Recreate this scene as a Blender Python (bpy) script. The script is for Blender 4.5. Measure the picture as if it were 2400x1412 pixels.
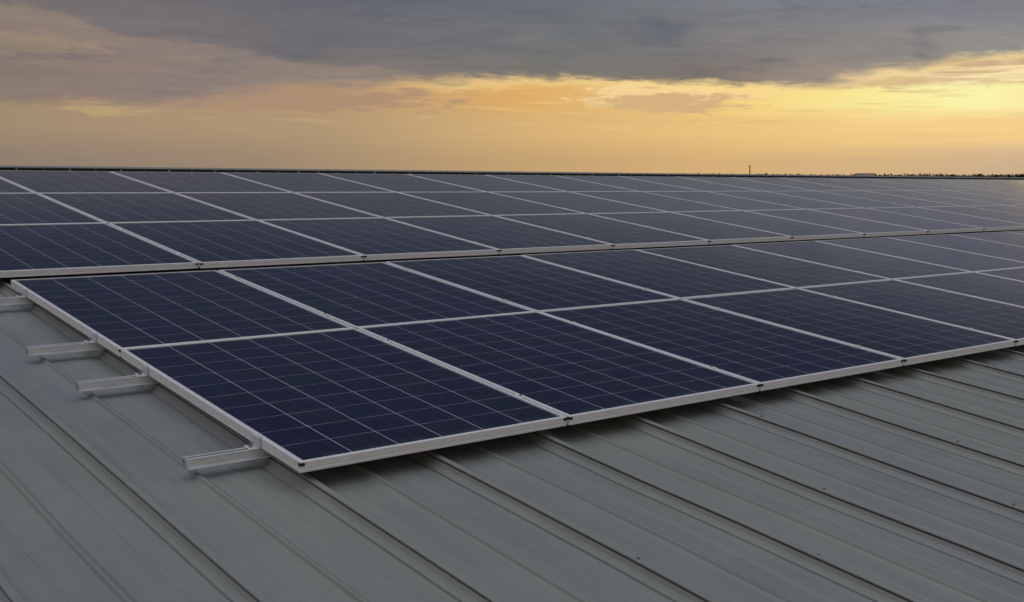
import bpy, bmesh, math, random
from mathutils import Vector, Matrix
R = math.radians
random.seed(7)
scene = bpy.context.scene
for o in list(bpy.data.objects):
    bpy.data.objects.remove(o, do_unlink=True)
COL = scene.collection

# ------------------------------------------------------------------ camera
F, CX, CY, W0, H0 = 2709.0, 1766.0, 719.8, 2400.0, 1412.0   # focal and principal point in photo pixels
PITCH = math.atan(308.8 / F)
cam_d = bpy.data.cameras.new("camera")
cam = bpy.data.objects.new("camera", cam_d); COL.objects.link(cam)
cam_d.sensor_width = 36.0; cam_d.sensor_fit = 'HORIZONTAL'
cam_d.lens = F / W0 * 36.0
cam_d.shift_x = (W0 / 2 - CX) / W0
cam_d.shift_y = (CY - H0 / 2) / W0
cam_d.clip_start = 0.05; cam_d.clip_end = 60000
cam.location = (0, 0, 0); cam.rotation_euler = (R(90) - PITCH, 0, 0)
scene.camera = cam

# the roof's own frame: U runs along the ridge, V up the slope, N out of the roof
RU = Vector((0.70331, 0.710841, -0.007754)).normalized()
RN = Vector((0.080609, -0.068908, 0.994361)); RN = (RN - RU * RN.dot(RU)).normalized()
RV = RN.cross(RU).normalized()
ORG = Vector((-1.3701805, 3.4128639, -0.8656296))
ROOF = Matrix(((RU.x, RV.x, RN.x, ORG.x), (RU.y, RV.y, RN.y, ORG.y), (RU.z, RV.z, RN.z, ORG.z), (0, 0, 0, 1)))

# ------------------------------------------------------------------ world
def lin(c):
    return tuple((x / 255 / 12.92) if x / 255 <= .04045 else ((x / 255 + .055) / 1.055) ** 2.4 for x in c)
SUN_AZ, SUN_EL = 38.0, 3.0       # degrees right of the camera axis, above the horizon
world = bpy.data.worlds.new("World"); scene.world = world; world.use_nodes = True
nt = world.node_tree; nt.nodes.clear()
class N:
    def __init__(s, nt): s.nt = nt
    def new(s, t, **k):
        n = s.nt.nodes.new(t)
        for a, b in k.items(): setattr(n, a, b)
        return n
    def put(s, sock, v):
        if isinstance(v, bpy.types.NodeSocket): s.nt.links.new(v, sock)
        elif v is not None:
            try: sock.default_value = v
            except Exception: sock.default_value = (*v, 1)
    def m(s, op, a, b=None, c=None, clamp=False):
        n = s.new('ShaderNodeMath', operation=op, use_clamp=clamp)
        s.put(n.inputs[0], a)
        if b is not None: s.put(n.inputs[1], b)
        if c is not None: s.put(n.inputs[2], c)
        return n.outputs[0]
    def step(s, x, lo, hi):
        n = s.new('ShaderNodeMapRange', interpolation_type='SMOOTHSTEP')
        s.put(n.inputs[0], x); s.put(n.inputs[1], lo); s.put(n.inputs[2], hi)
        return n.outputs[0]
    def mapr(s, x, a, b, c, d):
        n = s.new('ShaderNodeMapRange')
        for i, v in enumerate((x, a, b, c, d)): s.put(n.inputs[i], v)
        return n.outputs[0]
    def ramp(s, x, lo, hi, stops, gray=False):
        n = s.new('ShaderNodeValToRGB')
        s.put(n.inputs[0], s.mapr(x, lo, hi, 0.0, 1.0))
        el = n.color_ramp.elements
        for i, (p, c) in enumerate(stops):
            q = (p - lo) / (hi - lo)
            e = el[i] if i < 2 else el.new(q)
            e.position = q
            e.color = (c, c, c, 1) if gray else (*lin(c), 1)
        return n.outputs[0]
    def mix(s, f, a, b, blend='MIX'):
        n = s.new('ShaderNodeMix', data_type='RGBA', blend_type=blend)
        s.put(n.inputs[0], f); s.put(n.inputs[6], a); s.put(n.inputs[7], b)
        return n.outputs[2]
    def noise(s, vec, scale, detail=5, rough=.55, dist=0.0):
        n = s.new('ShaderNodeTexNoise')
        s.put(n.inputs['Vector'], vec); n.inputs['Scale'].default_value = scale
        n.inputs['Detail'].default_value = detail; n.inputs['Roughness'].default_value = rough
        n.inputs['Distortion'].default_value = dist
        return n.outputs['Fac']
    def vec(s, x, y, z=0.0):
        n = s.new('ShaderNodeCombineXYZ')
        for i, v in enumerate((x, y, z)): s.put(n.inputs[i], v)
        return n.outputs[0]

g = N(nt)
tc = g.new('ShaderNodeTexCoord')
sx = g.new('ShaderNodeSeparateXYZ'); nt.links.new(tc.outputs['Generated'], sx.inputs[0])
dx, dy, dz = sx.outputs
AZ = g.m('MULTIPLY', g.m('ARCTAN2', dx, dy), 57.29578)
EL = g.m('MULTIPLY', g.m('ARCSINE', g.m('MINIMUM', g.m('MAXIMUM', dz, -1.0), 1.0)), 57.29578)
EL = g.m('MAXIMUM', EL, 0.0)
q1 = g.vec(g.m('MULTIPLY', AZ, .10), g.m('MULTIPLY', EL, .42), 3.1)
n1 = g.m('SUBTRACT', g.noise(q1, 1.6, 6, .55, .4), .5)
q2 = g.vec(g.m('MULTIPLY', AZ, .16), g.m('MULTIPLY', EL, 1.5), 8.7)
n2 = g.m('SUBTRACT', g.noise(q2, 1.5, 7, .62, .8), .5)
q3 = g.vec(g.m('MULTIPLY', AZ, .05), g.m('MULTIPLY', EL, .16), 1.3)
n3 = g.m('SUBTRACT', g.noise(q3, 2.2, 3, .5, .6), .5)
# sky below the cloud deck: three bands, each a ramp over azimuth
lo, hi = -60.0, 60.0
low0 = g.ramp(AZ, lo, hi, [(-60, (128, 112, 100)), (-33, (146, 128, 113)), (-23, (158, 137, 115)), (-12, (196, 162, 116)), (-2, (218, 178, 124)), (7, (214, 180, 134)), (14, (206, 178, 146)), (60, (150, 132, 118))])
low1 = g.ramp(AZ, lo, hi, [(-60, (140, 118, 100)), (-33, (163, 141, 116)), (-20, (180, 153, 119)), (-10, (222, 182, 122)), (-2, (238, 196, 128)), (6, (248, 208, 138)), (13, (250, 210, 144)), (30, (220, 180, 130)), (60, (160, 138, 120))])
low2 = g.ramp(AZ, lo, hi, [(-60, (132, 114, 100)), (-33, (160, 138, 112)), (-25, (176, 142, 116)), (-18, (192, 156, 116)), (-11, (226, 176, 104)), (-5, (232, 192, 126)), (0, (250, 218, 136)), (6, (253, 238, 156)), (11, (255, 248, 176)), (16, (252, 230, 160)), (32, (222, 190, 140)), (60, (170, 148, 128))])
e2 = g.m('ADD', EL, g.m('MULTIPLY', n2, .8))
sky = g.mix(g.step(e2, .5, 2.2), low0, low1)
sky = g.mix(g.step(e2, 2.5, 3.5), sky, low2)
# streaks in the bright band
stq = g.vec(g.m('MULTIPLY', AZ, .12), g.m('MULTIPLY', EL, 2.6), 4.4)
st = g.noise(stq, 1.7, 6, .6, .5)
winst = g.m('MULTIPLY', g.step(EL, 1.2, 3.0), g.ramp(AZ, lo, hi, [(-60, .2), (-16, .35), (-6, .9), (16, .8), (60, .3)], True))
sky = g.mix(g.m('MULTIPLY', g.m('MULTIPLY', g.step(st, .52, .72), .55), winst), sky, lin((206, 168, 128)) + (1,))
sky = g.mix(g.m('MULTIPLY', g.m('MULTIPLY', g.step(st, .46, .30), .45), winst), sky, lin((255, 228, 158)) + (1,))
# tan cloud lying in the bright band, with a lit upper rim
nb = g.m('SUBTRACT', g.noise(g.vec(g.m('MULTIPLY', AZ, .42), g.m('MULTIPLY', EL, 1.7), 2.2), 1.3, 6, .6, .9), .5)
def blob(az0, e0, ra, re, amp):
    a = g.m('DIVIDE', g.m('SUBTRACT', AZ, az0), ra)
    b = g.m('DIVIDE', g.m('SUBTRACT', EL, e0), re)
    r = g.m('SQRT', g.m('ADD', g.m('MULTIPLY', a, a), g.m('MULTIPLY', b, b)))
    return g.m('ADD', r, g.m('ADD', g.m('MULTIPLY', n2, amp), g.m('MULTIPLY', nb, 2.6)))
rim = blob(-4.3, 3.75, 4.1, .62, 1.9)
sky = g.mix(g.m('MULTIPLY', g.step(rim, 1.08, .8), .75), sky, lin((252, 220, 160)) + (1,))
cl = blob(-3.9, 3.50, 3.7, .52, 1.9)
sky = g.mix(g.m('MULTIPLY', g.step(cl, 1.15, .55), .85), sky, lin((210, 172, 128)) + (1,))
cl2 = blob(5.0, 4.55, 4.6, .42, 2.0)
sky = g.mix(g.m('MULTIPLY', g.step(cl2, 1.2, .6), .75), sky, lin((212, 178, 136)) + (1,))
cl3 = blob(-22.5, 3.5, 6.8, .62, 1.6)
sky = g.mix(g.m('MULTIPLY', g.step(cl3, 1.2, .7), .75), sky, lin((174, 142, 118)) + (1,))
cl4 = blob(-28.6, 2.75, 1.6, .30, 2.2)
sky = g.mix(g.m('MULTIPLY', g.step(cl4, 1.2, .5), .6), sky, lin((198, 168, 122)) + (1,))
pk = g.m('MULTIPLY', g.step(AZ, -1.0, 5.0), g.step(g.m('ADD', EL, g.m('MULTIPLY', nb, 1.6)), 4.15, 4.75))
sky = g.mix(g.m('MULTIPLY', pk, .85), sky, g.mix(g.step(st, .40, .62), lin((253, 226, 176)) + (1,), lin((206, 174, 138)) + (1,)))
cl5 = blob(9.6, 5.35, 3.6, .22, 1.5)
sky = g.mix(g.m('MULTIPLY', g.step(cl5, 1.2, .5), .7), sky, lin((196, 164, 134)) + (1,))
# cloud deck
d0 = g.ramp(AZ, -90, 90, [(-90, (118, 112, 110)), (-33, (140, 124, 112)), (-26, (142, 126, 120)), (-18, (146, 132, 122)), (-11, (126, 119, 112)), (-3, (126, 116, 110)), (4, (158, 144, 132)), (9, (160, 148, 136)), (14, (156, 150, 142)), (90, (128, 124, 120))])
d1 = g.ramp(AZ, -90, 90, [(-90, (104, 102, 106)), (-33, (144, 127, 117)), (-27, (132, 120, 118)), (-19, (116, 114, 120)), (-10, (112, 116, 118)), (-3, (122, 120, 122)), (5, (138, 134, 132)), (13, (144, 142, 140)), (90, (118, 118, 120))])
d2 = g.ramp(AZ, -90, 90, [(-90, (96, 98, 104)), (-33, (118, 112, 116)), (-26, (114, 111, 116)), (-21, (98, 101, 115)), (-10, (106, 113, 122)), (0, (120, 124, 132)), (12, (120, 124, 140)), (90, (110, 112, 118))])
e1 = g.m('ADD', EL, g.m('MULTIPLY', n1, 2.6))
deck = g.mix(g.step(e1, 4.6, 6.4), d0, d1)
deck = g.mix(g.step(e1, 6.3, 8.6), deck, d2)
deck = g.mix(g.m('MULTIPLY', g.step(n1, .02, .2), .28), deck, lin((146, 132, 126)) + (1,))
deck = g.mix(g.m('MULTIPLY', g.step(n1, -.02, -.2), .60), deck, lin((90, 97, 113)) + (1,))
# darker bank above a ragged edge that slopes down to the right, left half of the view
n5 = g.m('SUBTRACT', g.noise(g.vec(g.m('MULTIPLY', AZ, .30), g.m('MULTIPLY', EL, .8), 5.5), 1.2, 5, .55, .3), .5)
bk = g.m('MULTIPLY', g.ramp(AZ, lo, hi, [(-60, .95), (-34, .72), (-30, .64), (-26.5, .57), (-23, .525), (-18, .48), (-13, .44), (60, .44)], True), 10.0)
bd = g.m('SUBTRACT', g.m('ADD', EL, g.m('MULTIPLY', n5, 1.3)), bk)
bw = g.ramp(AZ, lo, hi, [(-60, .5), (-30, .75), (-18, .7), (-11, .15), (0, 0), (60, 0)], True)
deck = g.mix(g.m('MULTIPLY', g.step(bd, -.10, .30), g.m('MULTIPLY', bw, .65)), deck, lin((102, 103, 110)) + (1,))
deck = g.mix(g.m('MULTIPLY', g.step(bd, -1.3, -.10), g.m('MULTIPLY', g.step(bd, .15, -.05), g.m('MULTIPLY', bw, .45))), deck, lin((156, 139, 126)) + (1,))
tan = blob(-32.0, 5.4, 3.4, .5, 2.0)
deck = g.mix(g.m('MULTIPLY', g.step(tan, 1.2, .5), .6), deck, lin((164, 143, 122)) + (1,))
dn = g.mapr(n2, -.3, .3, .88, 1.12)
deck = g.mix(1.0, deck, g.vec(dn, dn, dn), 'MULTIPLY')
B = g.ramp(AZ, lo, hi, [(-60, .30), (-33, .30), (-27, .31), (-22, .40), (-12, .455), (-5, .46), (0, .438), (3, .44), (7, .50), (10, .56), (14, .60), (60, .50)], True)
B = g.m('MULTIPLY', B, 10.0)
n5 = g.m('SUBTRACT', g.noise(g.vec(g.m('MULTIPLY', AZ, .30), g.m('MULTIPLY', EL, .8), 5.5), 1.2, 5, .55, .3), .5)
soft = g.ramp(AZ, lo, hi, [(-60, .5), (-24, .42), (-14, .36), (-9, .26), (0, .24), (4, .52), (8, .42), (14, .22), (60, .5)], True)
dd = g.m('SUBTRACT', g.m('ADD', EL, g.m('ADD', g.m('MULTIPLY', n5, .95), g.m('MULTIPLY', nb, .9))), B)
rimw = g.ramp(AZ, lo, hi, [(-60, 0.0), (-18, 0.05), (-13, .75), (-2, .9), (3, .8), (14, .55), (60, 0.0)], True)
rimm = g.m('MULTIPLY', g.m('MULTIPLY', g.step(dd, -.62, -.16), rimw), g.mapr(n2, -.2, .2, .5, 1.0))
sky = g.mix(rimm, sky, lin((254, 222, 150)) + (1,))
sky = g.mix(g.step(dd, g.m('MULTIPLY', soft, -1.0), soft), sky, deck)
# above the frame and behind the camera: the same overcast, darker ahead, paler overhead
over = g.ramp(EL, 0, 90, [(0, (112, 114, 122)), (9, (110, 112, 122)), (15, (66, 73, 92)), (30, (58, 67, 94)), (46, (112, 121, 140)), (65, (222, 228, 238)), (90, (255, 255, 255))])
sky = g.mix(g.step(g.m('ADD', EL, g.m('MULTIPLY', n3, 6.0)), 8.5, 15.0), sky, over)
wrm = g.m('MULTIPLY', g.m('MULTIPLY', g.step(AZ, 12.5, 19), g.step(AZ, 75, 45)), g.step(EL, 10.6, 8.2))
sky = g.mix(g.m('MULTIPLY', wrm, g.m('MULTIPLY', g.step(EL, 4.8, 6.2), .9)), sky, lin((176, 150, 122)) + (1,))
back = g.step(g.m('ABSOLUTE', AZ), 62, 125)
backc = g.ramp(EL, 0, 90, [(0, (176, 146, 120)), (14, (154, 138, 122)), (32, (160, 158, 160)), (60, (240, 243, 250)), (90, (255, 255, 255))])
sky = g.mix(back, sky, backc)
broad = g.mapr(n3, -.3, .3, .86, 1.14)
sky = g.mix(g.step(EL, 9, 25), sky, g.mix(1.0, sky, g.vec(broad, broad, broad), 'MULTIPLY'))
bgc = g.new('ShaderNodeBackground'); nt.links.new(sky, bgc.inputs[0]); bgc.inputs[1].default_value = 1.0
nish = g.new('ShaderNodeTexSky', sky_type='NISHITA'); nish.sun_disc = False
nish.sun_elevation = R(SUN_EL); nish.sun_rotation = R(SUN_AZ); nish.dust_density = 3.0
bgn = g.new('ShaderNodeBackground'); nt.links.new(nish.outputs[0], bgn.inputs[0]); bgn.inputs[1].default_value = 0.05
mx = g.new('ShaderNodeMixShader'); mx.inputs[0].default_value = 0.96
nt.links.new(bgn.outputs[0], mx.inputs[1]); nt.links.new(bgc.outputs[0], mx.inputs[2])
wo = g.new('ShaderNodeOutputWorld'); nt.links.new(mx.outputs[0], wo.inputs[0])

# ------------------------------------------------------------------ sun (veiled by cloud: weak and wide)
sd = bpy.data.lights.new("sun", 'SUN'); sd.energy = 0.5; sd.angle = R(10); sd.color = (1.0, .80, .56)
so = bpy.data.objects.new("sun", sd); COL.objects.link(so)
az, el = R(SUN_AZ), R(SUN_EL)
so.rotation_euler = Vector((-math.sin(az) * math.cos(el), -math.cos(az) * math.cos(el), -math.sin(el))).to_track_quat('-Z', 'Y').to_euler()
scene.view_settings.view_transform = 'Standard'; scene.view_settings.look = 'None'
scene.view_settings.exposure = 0.0; scene.view_settings.gamma = 1.0
scene.render.resolution_x, scene.render.resolution_y = 1024, 602

# ------------------------------------------------------------------ helpers
def mat(name, color, rough=.5, metal=0.0, ior=1.45):
    m = bpy.data.materials.new(name); m.use_nodes = True
    b = m.node_tree.nodes['Principled BSDF']
    b.inputs['Base Color'].default_value = (*color, 1); b.inputs['Roughness'].default_value = rough
    b.inputs['Metallic'].default_value = metal; b.inputs['IOR'].default_value = ior
    return m, N(m.node_tree), b
def objc(gg):
    return gg.new('ShaderNodeTexCoord').outputs['Object']
def bump(gg, b, h, dist, strength=1.0):
    n = gg.new('ShaderNodeBump'); n.inputs['Distance'].default_value = dist; n.inputs['Strength'].default_value = strength
    gg.put(n.inputs['Height'], h); gg.put(b.inputs['Normal'], n.outputs[0])
def scaled(gg, v, s):
    n = gg.new('ShaderNodeVectorMath', operation='MULTIPLY'); gg.put(n.inputs[0], v); n.inputs[1].default_value = s
    return n.outputs[0]

def box(bm, a, b):
    v = [bm.verts.new((x, y, z)) for z in (a[2], b[2]) for y in (a[1], b[1]) for x in (a[0], b[0])]
    for f in ((0, 2, 3, 1), (4, 5, 7, 6), (0, 1, 5, 4), (2, 6, 7, 3), (0, 4, 6, 2), (1, 3, 7, 5)):
        bm.faces.new([v[i] for i in f])
def cyl(bm, c, r, z0, z1, n=12, r2=None):
    r2 = r if r2 is None else r2
    a = [bm.verts.new((c[0] + r * math.cos(2 * math.pi * i / n), c[1] + r * math.sin(2 * math.pi * i / n), z0)) for i in range(n)]
    b = [bm.verts.new((c[0] + r2 * math.cos(2 * math.pi * i / n), c[1] + r2 * math.sin(2 * math.pi * i / n), z1)) for i in range(n)]
    for i in range(n):
        bm.faces.new((a[i], a[(i + 1) % n], b[(i + 1) % n], b[i]))
    bm.faces.new(a[::-1]); bm.faces.new(b)
def build(name, bm, m, parent=None, smooth=False, bevel=0.0):
    me = bpy.data.meshes.new(name)
    bmesh.ops.recalc_face_normals(bm, faces=bm.faces)
    if bevel:
        bmesh.ops.bevel(bm, geom=[e for e in bm.edges if e.calc_face_angle(0) > .6], offset=bevel, segments=1, affect='EDGES')
    bm.to_mesh(me); bm.free()
    if smooth:
        for p in me.polygons: p.use_smooth = True
    if isinstance(m, (list, tuple)):
        for x in m: me.materials.append(x)
    else: me.materials.append(m)
    o = bpy.data.objects.new(name, me); COL.objects.link(o)
    if parent: o.parent = parent
    return o
def thing(name, mw, label, cat, group=None):
    o = bpy.data.objects.new(name, None); COL.objects.link(o)
    o.empty_display_size = .1
    o.matrix_world = mw
    tag(o, label, cat, group); return o
def tag(o, label, cat, group=None):
    o['label'] = label; o['category'] = cat
    if group: o['group'] = group
def copy_tree(o, parent=None):
    c = o.copy(); COL.objects.link(c)
    if parent: c.parent = parent
    for ch in [x for x in bpy.data.objects if x.parent == o]: copy_tree(ch, c)
    return c
def at(u, v, n, rx=0.0):
    return ROOF @ Matrix.Translation((u, v, n)) @ Matrix.Rotation(rx, 4, 'X')
def pix(p):        # where a roof point lands in the photo (used only to leave out panels nobody can see)
    w = ROOF @ Vector(p)
    c = Vector((w.x, w.y * math.cos(PITCH) - w.z * math.sin(PITCH), w.y * math.sin(PITCH) + w.z * math.cos(PITCH)))
    if c.y < .1: return None
    return CX + F * c.x / c.y, CY - F * c.z / c.y

# ------------------------------------------------------------------ materials
# painted roof steel, slightly dusty, with soft streaks down the slope
m_roof, gg, b = mat("roof_paint", (.3, .32, .32), .42, 0.0, 1.5)
oc = objc(gg)
a = gg.noise(scaled(gg, oc, (.9, .35, 1)), 1.3, 4, .5)
c = gg.mix(gg.step(a, .38, .62), (.252, .268, .276, 1), (.262, .284, .262, 1))
s = gg.noise(scaled(gg, oc, (9, .5, 1)), 2.0, 5, .6)
c = gg.mix(gg.m('MULTIPLY', gg.step(s, .42, .72), .28), c, (.175, .185, .178, 1))
s2 = gg.noise(oc, 38, 3, .6)
c = gg.mix(gg.m('MULTIPLY', gg.step(s2, .66, .78), .45), c, (.17, .175, .165, 1))
s3 = gg.noise(scaled(gg, oc, (3, 3, 3)), .8, 6, .7)
c = gg.mix(gg.m('MULTIPLY', gg.step(s3, .42, .72), .20), c, (.33, .34, .32, 1))
s4 = gg.noise(scaled(gg, oc, (14, .22, 1)), 3.0, 4, .6)
c = gg.mix(gg.m('MULTIPLY', gg.step(s4, .55, .75), .16), c, (.31, .32, .30, 1))
s5 = gg.noise(scaled(gg, oc, (5, 2.2, 1)), 2.6, 7, .7)
c = gg.mix(gg.m('MULTIPLY', gg.step(s5, .60, .74), .30), c, (.15, .155, .14, 1))
gg.put(b.inputs['Base Color'], c)
gg.put(b.inputs['Roughness'], gg.mapr(s3, .3, .7, .36, .52))
h = gg.noise(scaled(gg, oc, (4, .9, 1)), 1.0, 3, .5)
bump(gg, b, gg.m('ADD', h, gg.m('MULTIPLY', gg.noise(oc, 60, 2, .5), .03)), .03, .7)

m_alu, gg, b = mat("anodised_aluminium", (.50, .51, .545), .38, .18)
oc = objc(gg)
s = gg.noise(scaled(gg, oc, (3, 3, 30)), 6, 4, .6)
gg.put(b.inputs['Base Color'], gg.mix(gg.step(s, .35, .75), (.88, .88, .92, 1), (.72, .72, .75, 1)))
gg.put(b.inputs['Roughness'], gg.mapr(s, .3, .7, .32, .48))
m_galv, gg, b = mat("mill_aluminium_rail", (.42, .44, .43), .45, .3)
oc = objc(gg)
s = gg.noise(scaled(gg, oc, (1.5, 12, 12)), 5, 4, .6)
gg.put(b.inputs['Base Color'], gg.mix(gg.step(s, .3, .75), (.76, .79, .82, 1), (.50, .53, .55, 1)))
m_black, _, _ = mat("black_plastic", (.006, .006, .007), .5)
m_steel, _, _ = mat("zinc_steel", (.30, .30, .31), .4, .8)
m_back, _, _ = mat("white_backsheet", (.5, .5, .5), .6)

# polycrystalline cells behind glass: six columns, ten rows
m_cell, gg, b = mat("blue_cells_behind_glass", (.01, .012, .04), .09, 0.0, 1.30)
PW, PL, PT = .988, 1.632, .035
LIP = .013
oc = objc(gg)
sp = gg.new('ShaderNodeSeparateXYZ'); gg.put(sp.inputs[0], oc)
ux, vy = sp.outputs[0], sp.outputs[1]
mu, mv = LIP + .004, LIP + .006
cw, ch = (PW - 2 * mu) / 6, (PL - 2 * mv) / 10
tu = gg.m('DIVIDE', gg.m('SUBTRACT', ux, mu), cw); tv = gg.m('DIVIDE', gg.m('SUBTRACT', vy, mv), ch)
fu = gg.m('MULTIPLY', gg.m('PINGPONG', tu, .5), cw); fv = gg.m('MULTIPLY', gg.m('PINGPONG', tv, .5), ch)
gap_u = gg.m('LESS_THAN', fu, .0021); gap_v = gg.m('LESS_THAN', fv, .0021)
info = gg.new('ShaderNodeObjectInfo')
wn = gg.new('ShaderNodeTexWhiteNoise', noise_dimensions='4D')
gg.put(wn.inputs['Vector'], gg.vec(gg.m('FLOOR', tu), gg.m('FLOOR', tv), 0.5)); gg.put(wn.inputs['W'], info.outputs['Random'])
vo = gg.new('ShaderNodeTexVoronoi'); gg.put(vo.inputs['Vector'], oc); vo.inputs['Scale'].default_value = 75
vs = gg.new('ShaderNodeSeparateColor'); gg.put(vs.inputs[0], vo.outputs['Color'])
cell = gg.mix(wn.outputs['Value'], (.0050, .0062, .026, 1), (.0090, .0125, .022, 1))
mo = gg.noise(gg.vec(ux, vy, gg.m('MULTIPLY', info.outputs['Random'], 40)), 3.2, 5, .65)
cell = gg.mix(gg.m('MULTIPLY', gg.step(mo, .4, .68), .45), cell, (.0065, .0085, .042, 1))
cell = gg.mix(gg.m('MULTIPLY', vs.outputs[0], .45), cell, (.015, .019, .058, 1))
cell = gg.mix(gg.m('MULTIPLY', gg.m('GREATER_THAN', info.outputs['Random'], .55), .25), cell, (.012, .015, .026, 1))
bus = gg.m('LESS_THAN', gg.m('PINGPONG', gg.m('ADD', gg.m('MULTIPLY', tu, 3.0), .5), .5), .012)
cell = gg.mix(gg.m('MULTIPLY', bus, .45), cell, (.10, .105, .13, 1))
col = gg.mix(gg.m('MULTIPLY', gap_v, gg.mapr(gg.noise(oc, 7, 3, .6), .35, .65, .5, 1.0)), cell, (.24, .245, .29, 1))
lv = gg.noise(oc, 9, 4, .6)
col = gg.mix(gg.m('MULTIPLY', gap_u, gg.mapr(lv, .3, .7, .55, 1.0)), col, (.44, .45, .54, 1))
dust = gg.noise(scaled(gg, oc, (1, 1, 1)), 5, 6, .65)
col = gg.mix(gg.m('MULTIPLY', gg.step(dust, .4, .8), .03), col, (.25, .24, .22, 1))
col = gg.mix(gg.m('MULTIPLY', gg.m('MULTIPLY', gg.step(vy, .075, .012), gg.step(gg.noise(scaled(gg, oc, (14, 6, 1)), 1.0, 4, .6), .35, .7)), .16), col, (.30, .28, .25, 1))
gg.put(b.inputs['Base Color'], col)
gg.put(b.inputs['Roughness'], gg.mapr(dust, .3, .75, .04, .11))
rp = gg.noise(scaled(gg, oc, (1.2, 1.2, 1)), 2.2, 2, .5)
bump(gg, b, rp, .004, .35)

# ------------------------------------------------------------------ warehouse with its ribbed roof
FLAT = -.1018          # height of the sheet's flat pans under the panel tops
D = .440; U0 = -.4008 # rib spacing and the first rib
RIDGE = 9.05
def section():
    pts = []
    # one module, starting at the big rib's left foot
    big = [(-.0330, 0.0), (-.0310, -.0045), (-.0265, -.0045), (-.0245, .0020), (-.0150, .0068), (-.0070, .0135), (-.0015, .0245), (.0120, .0250), (.0120, .0305), (-.0008, .0312), (-.0002, .0352), (.0030, .0362), (.0170, .0362), (.0200, .0330), (.0240, .0030), (.0280, 0.0)]
    small = [(.192, 0.0), (.1975, .0006), (.2060, .0045), (.2100, .0112), (.2122, .0130), (.2180, .0130), (.2210, .0112), (.2360, 0.0)]
    return big + [(.060, 0.0), (.098, 0.0), (.1025, .0026), (.1095, .0026), (.1140, 0.0), (.150, 0.0)] + small + [(.280, 0.0), (.318, 0.0), (.3225, .0026), (.3295, .0026), (.334, 0.0), (.375, 0.0)]
def ribbed(name, v0, v1, parent, u_lo=-27, u_hi=80, segs=46, slope=0.0):
    bm = bmesh.new(); sec = section(); rows = []
    for j in range(segs + 1):
        v = v0 + (v1 - v0) * j / segs; row = []
        for k in range(u_lo, u_hi):
            for (du, dz) in sec:
                u = U0 + k * D + du
                wob = .0016 * math.sin(u * 3.1 + v * 1.7) + .0012 * math.sin(v * 4.3 + k * 2.1) + .0009 * math.sin(v * 9.1 + k * 5.3)
                lat = .0020 * math.sin(v * 2.3 + k * 1.9) + .0010 * math.sin(v * 6.7 + k)
                row.append(bm.verts.new((u + lat, v, FLAT + dz + wob - slope * (v - v0))))
        rows.append(row)
    for j in range(segs):
        for i in range(len(rows[0]) - 1):
            bm.faces.new((rows[j][i], rows[j][i + 1], rows[j + 1][i + 1], rows[j + 1][i]))
    return build(name, bm, m_roof, parent)
house = thing("warehouse", ROOF.copy(), "wide low-pitched warehouse with a grey-green ribbed metal roof carrying all the panels", "warehouse")
ribbed("roof_slope", -14.0, RIDGE, house)
ribbed("roof_slope", RIDGE + .02, 34.0, house, segs=20, slope=math.tan(R(12)))
house.children[0]['label'] = "near roof slope of grey-green ribbed sheet under the panels"
house.children[1]['label'] = "far roof slope falling away beyond the ridge"
# ridge: black foam closure under a folded flashing
UL, UH = U0 - 27 * D, U0 + 80 * D - .06
bm = bmesh.new(); box(bm, (UL, RIDGE - .03, FLAT + .001), (UH, RIDGE + .01, -.004)); build("foam_closure", bm, m_black, house)
bm = bmesh.new()
prof = [(-.034, -.0105), (-.034, -.003), (-.02, .002), (.012, .006), (.20, -.035), (.20, -.041), (.012, 0.0), (-.02, -.004), (-.030, -.0105)]
pa = [bm.verts.new((UL, RIDGE + p, q)) for p, q in prof]; pb = [bm.verts.new((UH, RIDGE + p, q)) for p, q in prof]
for i in range(len(prof)):
    j = (i + 1) % len(prof); bm.faces.new((pa[i], pa[j], pb[j], pb[i]))
ridge_cap = build("ridge_flashing", bm, m_roof, house)
bm = bmesh.new()
for k in range(-54, 160):
    u = U0 + k * D / 2 + .012
    w = (.010 if k % 2 == 0 else .006) * random.uniform(.6, 1.3)
    box(bm, (u - w, RIDGE - .040, FLAT + .001), (u + w, RIDGE - .0345, -.012 - random.uniform(0, .012)))
tabs = build("ridge_tab", bm, m_roof, house); tabs['kind'] = 'stuff'
# fixing screws with washers on the ribs nearest the camera
scr = None
for k in range(-1, 8):
    for j in range(7):
        u = U0 + k * D + .0135; v = -2.3 + 1.18 * j + .35 * math.sin(k * 3.3)
        if pix((u, v, -.06)) is None or v > -.15: continue
        px, py = pix((u, v, -.06))
        if not (0 < px < 2400 and 0 < py < 1412): continue
        if scr is None:
            bm = bmesh.new(); cyl(bm, (0, 0), .0060, 0, .0012, 14); cyl(bm, (0, 0), .0036, .0012, .0045, 6)
            s_ = build("screw", bm, m_steel, house); scr = s_
        else:
            s_ = scr.copy(); COL.objects.link(s_); s_.parent = house
        s_.location = (u, v, FLAT + .0360)
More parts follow.
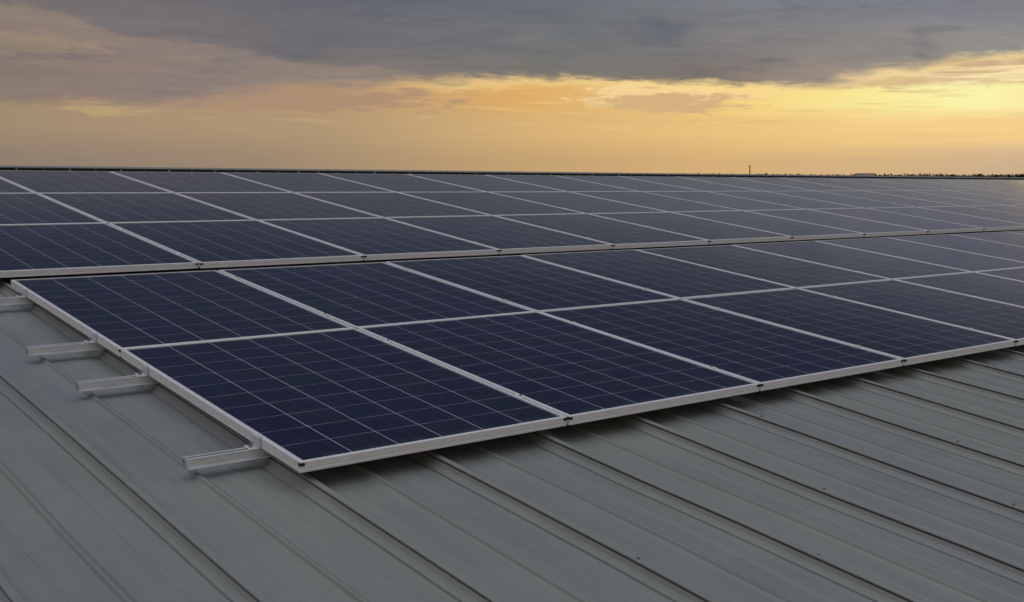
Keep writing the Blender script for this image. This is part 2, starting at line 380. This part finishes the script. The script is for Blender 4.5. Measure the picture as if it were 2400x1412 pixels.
# walls down to the ground
GZ = -9.6
m_wall, _, _ = mat("wall_cladding", (.34, .35, .34), .6)
def wp(u, v, n): return ROOF @ Vector((u, v, n))
bm = bmesh.new()
inv = ROOF.inverted()
def wallq(p, q):
    v = [bm.verts.new(inv @ x) for x in (p, q, Vector((q.x, q.y, GZ)), Vector((p.x, p.y, GZ)))]
    bm.faces.new(v)
drop = -math.tan(R(12)) * (34 - RIDGE)
c0, c1, c2 = wp(UL + .1, -13.8, FLAT - .01), wp(UL + .1, RIDGE, FLAT - .01), wp(UL + .1, 33.9, FLAT + drop - .01)
e0, e1, e2_ = wp(UH - .2, -13.8, FLAT - .01), wp(UH - .2, RIDGE, FLAT - .01), wp(UH - .2, 33.9, FLAT + drop - .01)
for p, q in ((c0, c1), (c1, c2), (e0, e1), (e1, e2_), (c0, e0), (c2, e2_)): wallq(p, q)
build("wall", bm, m_wall, house)

# ------------------------------------------------------------------ solar panel (origin at its near left top corner)
def frame_bm():
    # closed section swept round a mitred rectangle: lip, wall with a shallow groove, bottom flange
    sec = [(0, -.0015), (.0015, 0), (LIP, 0), (LIP, -.0022), (.0025, -.0022), (.0025, -PT + .002), (.022, -PT + .002), (.022, -PT), (.0010, -PT), (0, -PT + .001), (0, -.0265), (.0010, -.0255), (.0010, -.0215), (0, -.0205)]
    bm = bmesh.new(); loops = []
    for (cx, cy, sx_, sy_) in ((0, 0, 1, 1), (PW, 0, -1, 1), (PW, PL, -1, -1), (0, PL, 1, -1)):
        loops.append([bm.verts.new((cx + sx_ * d, cy + sy_ * d, z)) for d, z in sec])
    for i in range(4):
        A_, B_ = loops[i], loops[(i + 1) % 4]
        for j in range(len(sec)):
            k = (j + 1) % len(sec); bm.faces.new((A_[j], B_[j], B_[k], A_[k]))
    return bm
def make_panel():
    root = thing("solar_panel", Matrix.Identity(4), "", "solar panel")
    build("frame", frame_bm(), m_alu, root)
    bm = bmesh.new(); e = .0026
    box(bm, (e, e, -.0065), (PW - e, PL - e, -.0024))
    gl = build("cell_sheet", bm, m_cell, root)
    gl.data.materials.append(m_back)
    for p in gl.data.polygons:
        if p.normal.z < -.9: p.material_index = 1
    for s_ in (0, 1):
        bm = bmesh.new()
        x0 = -.0014 if s_ == 0 else PW - .0146
        box(bm, (x0, -.0020, -.0140), (x0 + .0160, .012, -.0042))
        build("corner_key", bm, m_black, root, bevel=.0008)
    return root
proto = make_panel()
ORD = ['first', 'second', 'third', 'fourth', 'fifth', 'sixth', 'seventh', 'eighth', 'ninth', 'tenth', 'eleventh', 'twelfth', 'thirteenth', 'fourteenth', 'fifteenth', 'sixteenth', 'seventeenth', 'eighteenth', 'nineteenth', 'twentieth', 'twenty-first', 'twenty-second', 'twenty-third', 'twenty-fourth']
L1 = 1.65
BV, BP, BT = 3.55, 1.66, .0032      # rear block: start, row pitch, slight extra tilt
rows = [  # v of the near edge, height, tilt, first column, last column, name, group
    (0.009, 0.0, 0.0, 0, 6, "the nearest row", "solar panels of the near block"),
    (L1 + .009, 0.0, 0.0, 0, 12, "the near block's second row", "solar panels of the near block"),
    (BV, 0.0, BT, -4, 26, "the lowest far-block row", "solar panels of the far block"),
    (BV + BP, BT * BP, BT, -4, 30, "the middle far-block row", "solar panels of the far block"),
    (BV + 2 * BP, 2 * BT * BP, BT, -4, 34, "the top row along the ridge", "solar panels of the far block")]
random.seed(11)
first = True
for (v, n, rx, c0_, c1_, rowname, grp) in rows:
    seen = []
    for i in range(c0_, c1_ + 1):
        ok = False
        ps = [pix((i + a_, v + b_, n)) for a_ in (0, .5, 1) for b_ in (0, .8, 1.63)]
        if any(p and -20 < p[0] < 2420 and 0 < p[1] < 1412 for p in ps): seen.append(i)
    # keep one neighbour past each side of the frame so a step aside finds no hole
    ext = list(range(max(c0_, seen[0] - 1), min(c1_, seen[-1] + 1) + 1))
    for i in ext:
        o = proto if first else copy_tree(proto); first = False
        o.matrix_world = at(i + .006 + random.uniform(-.0016, .0016), v + random.uniform(-.003, .003), n + random.uniform(0, .0010), rx + random.uniform(-.0003, .0010)) @ Matrix.Rotation(random.uniform(-.0011, .0011), 4, 'Y') @ Matrix.Rotation(random.uniform(-.0008, .0008), 4, 'Z')
        if i in seen:
            k = seen.index(i); last = len(seen) - 1
            if k == 0: lab = "solar panel at the left end of " + rowname
            elif k == last: lab = "solar panel at the right picture edge in " + rowname
            else: lab = "%s solar panel from the left in %s" % (ORD[k], rowname)
            if n == 0 and v < 1 and k == 0: lab = "large nearest solar panel, its front corner over the open roof"
        else:
            lab = "solar panel just beyond the %s picture edge in %s" % ("left" if i < seen[0] else "right", rowname)
        o['label'] = lab; o['group'] = grp

# ------------------------------------------------------------------ mounting rails with their clamps
RW, RH = .034, .030
def rail_bm(u0, u1):
    # open channel: web, slotted top, outward foot on the near side
    s = [(-.030, -RH), (-.030, -RH + .0025), (-.017, -RH + .0025), (-.017, 0), (-.006, 0), (-.006, -.0025), (-.0145, -.0025), (-.0145, -RH + .0025), (.0145, -RH + .0025), (.0145, -.0025), (.006, -.0025), (.006, 0), (.017, 0), (.017, -RH)]
    bm = bmesh.new()
    a_ = [bm.verts.new((u0, p, q)) for p, q in s]; b_ = [bm.verts.new((u1, p, q)) for p, q in s]
    for i in range(len(s)):
        j = (i + 1) % len(s); bm.faces.new((a_[i], a_[j], b_[j], b_[i]))
    bm.faces.new(a_); bm.faces.new(b_[::-1])
    bmesh.ops.triangulate(bm, faces=[f for f in bm.faces if len(f.verts) > 4])
    return bm
def clamp_mesh():
    bm = bmesh.new(); box(bm, (-.014, -.020, .0006), (.014, .020, .0040)); box(bm, (-.0035, -.020, -.033), (.0035, .020, .0006))
    return bm
mid_proto = None
def mid_clamp(parent, u, z0, bolt=True):
    global mid_proto
    if mid_proto is None:
        mid_proto = build("mid_clamp", clamp_mesh(), m_alu, parent, bevel=.0006)
        bm = bmesh.new(); cyl(bm, (0, 0), .0062, .004, .0085, 6); build("bolt", bm, m_steel, mid_proto); c_ = mid_proto
    else:
        c_ = mid_proto.copy(); COL.objects.link(c_)
        if bolt:
            bl = [x for x in bpy.data.objects if x.parent == mid_proto][0].copy(); COL.objects.link(bl); bl.parent = c_
    c_.parent = parent; c_.location = (u, 0, z0)
RL = ["rail stub nearest the camera, poking out under the front left panel", "rail stub poking out under the back half of the front left panel", "rail stub poking out just behind the joint of the two left panels", "rail stub at the left picture edge, near the panel's back corner"]
for k, v in enumerate((.315, 1.345, 1.965, 3.02)):
    r = thing("mounting_rail", at(0, v, -PT - .0005), RL[k], "mounting rail", "mounting rails under the near block")
    build("channel", rail_bm((-.222, -.234, -.246, -.24)[k], 11.2 if k > 1 else 6.8), m_galv, r)
    for i in range(1, 11 if k > 1 else 7): mid_clamp(r, i, PT + .0005)
    # end clamp: plate against the frame's outer side, hooked over the lip
    bm = bmesh.new()
    box(bm, (-.0035, -.024, 0.0008), (.0045, .024, PT - .001)); box(bm, (-.0035, -.024, PT - .001), (.012, .024, PT + .0032)); box(bm, (-.032, -.024, 0.0008), (-.0035, .024, .0040))
    ec = build("end_clamp", bm, m_galv, r, bevel=.0006)
    bm = bmesh.new(); cyl(bm, (-.019, 0), .0065, .0042, .0120, 6); cyl(bm, (-.019, 0), .0035, .0120, .0210, 8); build("bolt", bm, m_steel, ec)
for k in range(6):
    v = BV + (k // 2) * BP + (.315 if k % 2 == 0 else 1.345)
    n = BT * (v - BV)
    r = thing("mounting_rail", at(0, v, n - PT - .0005), "rail hidden under the %s half of %s" % ("near" if k % 2 == 0 else "far", rows[2 + k // 2][5]), "mounting rail", "mounting rails under the far block")
    build("channel", rail_bm(-3.4, 27), m_galv, r)
    for i in range(-1, 15): mid_clamp(r, i, PT + .0005, False)

# ------------------------------------------------------------------ land beyond the roof
m_land, gg, b = mat("far_fields", (.2, .17, .12), .95)
oc = objc(gg)
s = gg.noise(scaled(gg, oc, (.002, .002, 1)), 1.0, 6, .6)
gg.put(b.inputs['Base Color'], gg.mix(gg.step(s, .4, .6), (.30, .25, .18, 1), (.17, .16, .10, 1)))
bm = bmesh.new(); cyl_n = 96
rings = [0, 60, 400, 2000, 8000, 30000]; prev = None
for r_ in rings[1:]:
    ring = [bm.verts.new((r_ * math.cos(2 * math.pi * i / cyl_n), r_ * math.sin(2 * math.pi * i / cyl_n), GZ)) for i in range(cyl_n)]
    if prev is None: bm.faces.new(ring)
    else:
        for i in range(cyl_n): bm.faces.new((prev[i], ring[i], ring[(i + 1) % cyl_n], prev[(i + 1) % cyl_n]))
    prev = ring
gr = build("ground", bm, m_land); gr['kind'] = 'structure'
m_leaf, gg, b = mat("dark_foliage", (.035, .04, .02), .9)
inf = gg.new('ShaderNodeObjectInfo')
gg.put(b.inputs['Base Color'], gg.mix(gg.noise(objc(gg), .5, 2), (.03, .034, .018, 1), (.06, .055, .028, 1)))
m_bark, _, _ = mat("bark", (.06, .045, .03), .9)
def leaves(bm, c, rad, n, size):
    for _ in range(n):
        d_ = Vector((random.gauss(0, 1), random.gauss(0, 1), random.gauss(0, 1))).normalized() * random.random() ** .4
        p = Vector(c) + Vector((d_.x * rad[0], d_.y * rad[1], d_.z * rad[2]))
        a_ = Vector((random.gauss(0, 1), random.gauss(0, 1), random.gauss(0, 1))).normalized()
        t_ = a_.orthogonal().normalized(); w_ = a_.cross(t_)
        s_ = size * random.uniform(.6, 1.4)
        bm.faces.new([bm.verts.new(p + t_ * s_), bm.verts.new(p + w_ * s_ * .8), bm.verts.new(p - t_ * s_), bm.verts.new(p - w_ * s_ * .7)])
def px_to_xy(px, dist):
    return Vector((dist * (px - CX) / F, dist))
def tree(px, top_y, width_px, dist, label, name="broad_tree"):
    p = px_to_xy(px, dist)
    htop = (411 - top_y) / F * dist - GZ
    w_ = width_px / F * dist / 2
    t = thing(name, Matrix.Translation((p.x, p.y, GZ)), label, "tree", "trees on the horizon")
    bm = bmesh.new(); cyl(bm, (0, 0), .35, 0, htop * .55, 8, .16)
    for q in range(4):
        a_ = q * 1.7; b0 = Vector((0, 0, htop * .4)); b1 = Vector((math.cos(a_) * w_ * .5, math.sin(a_) * w_ * .5, htop * .72))
        v = [bm.verts.new(b0 + o_) for o_ in (Vector((.12, 0, 0)), Vector((-.06, .1, 0)), Vector((-.06, -.1, 0)))]
        v2 = [bm.verts.new(b1 + o_) for o_ in (Vector((.04, 0, 0)), Vector((-.02, .03, 0)), Vector((-.02, -.03, 0)))]
        for i in range(3): bm.faces.new((v[i], v[(i + 1) % 3], v2[(i + 1) % 3], v2[i]))
    build("trunk", bm, m_bark, t)
    bm = bmesh.new()
    for q in range(7):
        a_ = random.uniform(0, 6.28); r_ = w_ * random.uniform(.1, .55)
        leaves(bm, (math.cos(a_) * r_, math.sin(a_) * r_, htop * random.uniform(.55, .80)), (w_ * .55, w_ * .55, htop * .18), 260, .34)
    build("crown", bm, m_leaf, t)
random.seed(5)
T = [(1962, 407.5, 26, 520, "tiny low tree on the horizon right of the mast"), (2076, 406.5, 44, 430, "wide dark tree clump left of centre in the skyline trees"), (2112, 405.6, 40, 440, "taller dark tree crown beside the wide clump on the skyline"), (2165, 409, 30, 500, "very low tree between the two dark skyline clumps"), (2205, 406.5, 44, 430, "left crown of the middle skyline clump"), (2238, 405.8, 42, 440, "right crown of the middle skyline clump"), (2296, 405.2, 30, 420, "small round skyline tree right of the middle clump"), (2331, 406.6, 14, 400, "smallest round bush-like tree near the right edge of the skyline"), (2362, 405.6, 20, 410, "narrow skyline tree second from the right edge"), (2393, 406.2, 40, 420, "skyline tree cut by the right picture edge")]
for t_ in T: tree(*t_)
# far-off wood that reads as one low brown mass
bm = bmesh.new()
random.seed(9)
for i in range(560):
    px = -100 + 2620 * i / 560
    dist = 1500 + random.uniform(-60, 60)
    p = px_to_xy(px, dist)
    top = (411 - (407.0 + (.7 * math.sin(px * .011) + .35 * math.sin(px * .037)) + random.uniform(-.15, .2) - (1.3 if 1560 < px < 1940 else 0))) / F * dist - GZ
    leaves(bm, (p.x, p.y, GZ + top * .5 - .4), (5.0, 14, top * .5 - .4), 40, 1.3)
m_wood, _, _ = mat("hazy_brown_wood", (.15, .115, .075), .95)  # dry winter brown, lightened so the colour carries the distance haze
wd = build("distant_woodland", bm, m_wood); wd['kind'] = 'stuff'; tag(wd, "low brown line of distant woodland along the horizon", "woodland")
# mast
p = px_to_xy(1757.5, 480)
ms = thing("mast", Matrix.Translation((p.x, p.y, GZ)), "thin dark mast standing alone above the skyline", "mast")
m_mast, _, _ = mat("dark_mast", (.05, .035, .02), .7)
ht = (411 - 387.5) / F * 480 - GZ
bm = bmesh.new(); cyl(bm, (0, 0), .24, 0, ht - .8, 12, .22); build("pole", bm, m_mast, ms)
bm = bmesh.new(); cyl(bm, (0, 0), .26, ht - .8, ht, 10, .22); build("cap", bm, m_mast, ms)
# pale far building
p = px_to_xy(2026, 650)
hb = thing("white_building", Matrix.Translation((p.x, p.y, GZ)) @ Matrix.Rotation(R(12), 4, 'Z'), "tiny pale flat-roofed building on the horizon left of the dark trees", "building")
m_white, _, _ = mat("white_render", (.75, .7, .6), .8)
hh = (411 - 406.6) / F * 650 - GZ
bm = bmesh.new(); box(bm, (-4, -5, 0), (4, 5, hh - .4)); build("wall", bm, m_white, hb)
bm = bmesh.new(); box(bm, (-4.3, -5.3, hh - .4), (4.3, 5.3, hh)); build("roof", bm, m_wall, hb)
for i in range(3):
    bm = bmesh.new(); box(bm, (-3 + i * 2.4, -5.06, hh - 2.6), (-1.8 + i * 2.4, -5.0, hh - 1.2)); build("window", bm, m_mast, hb)
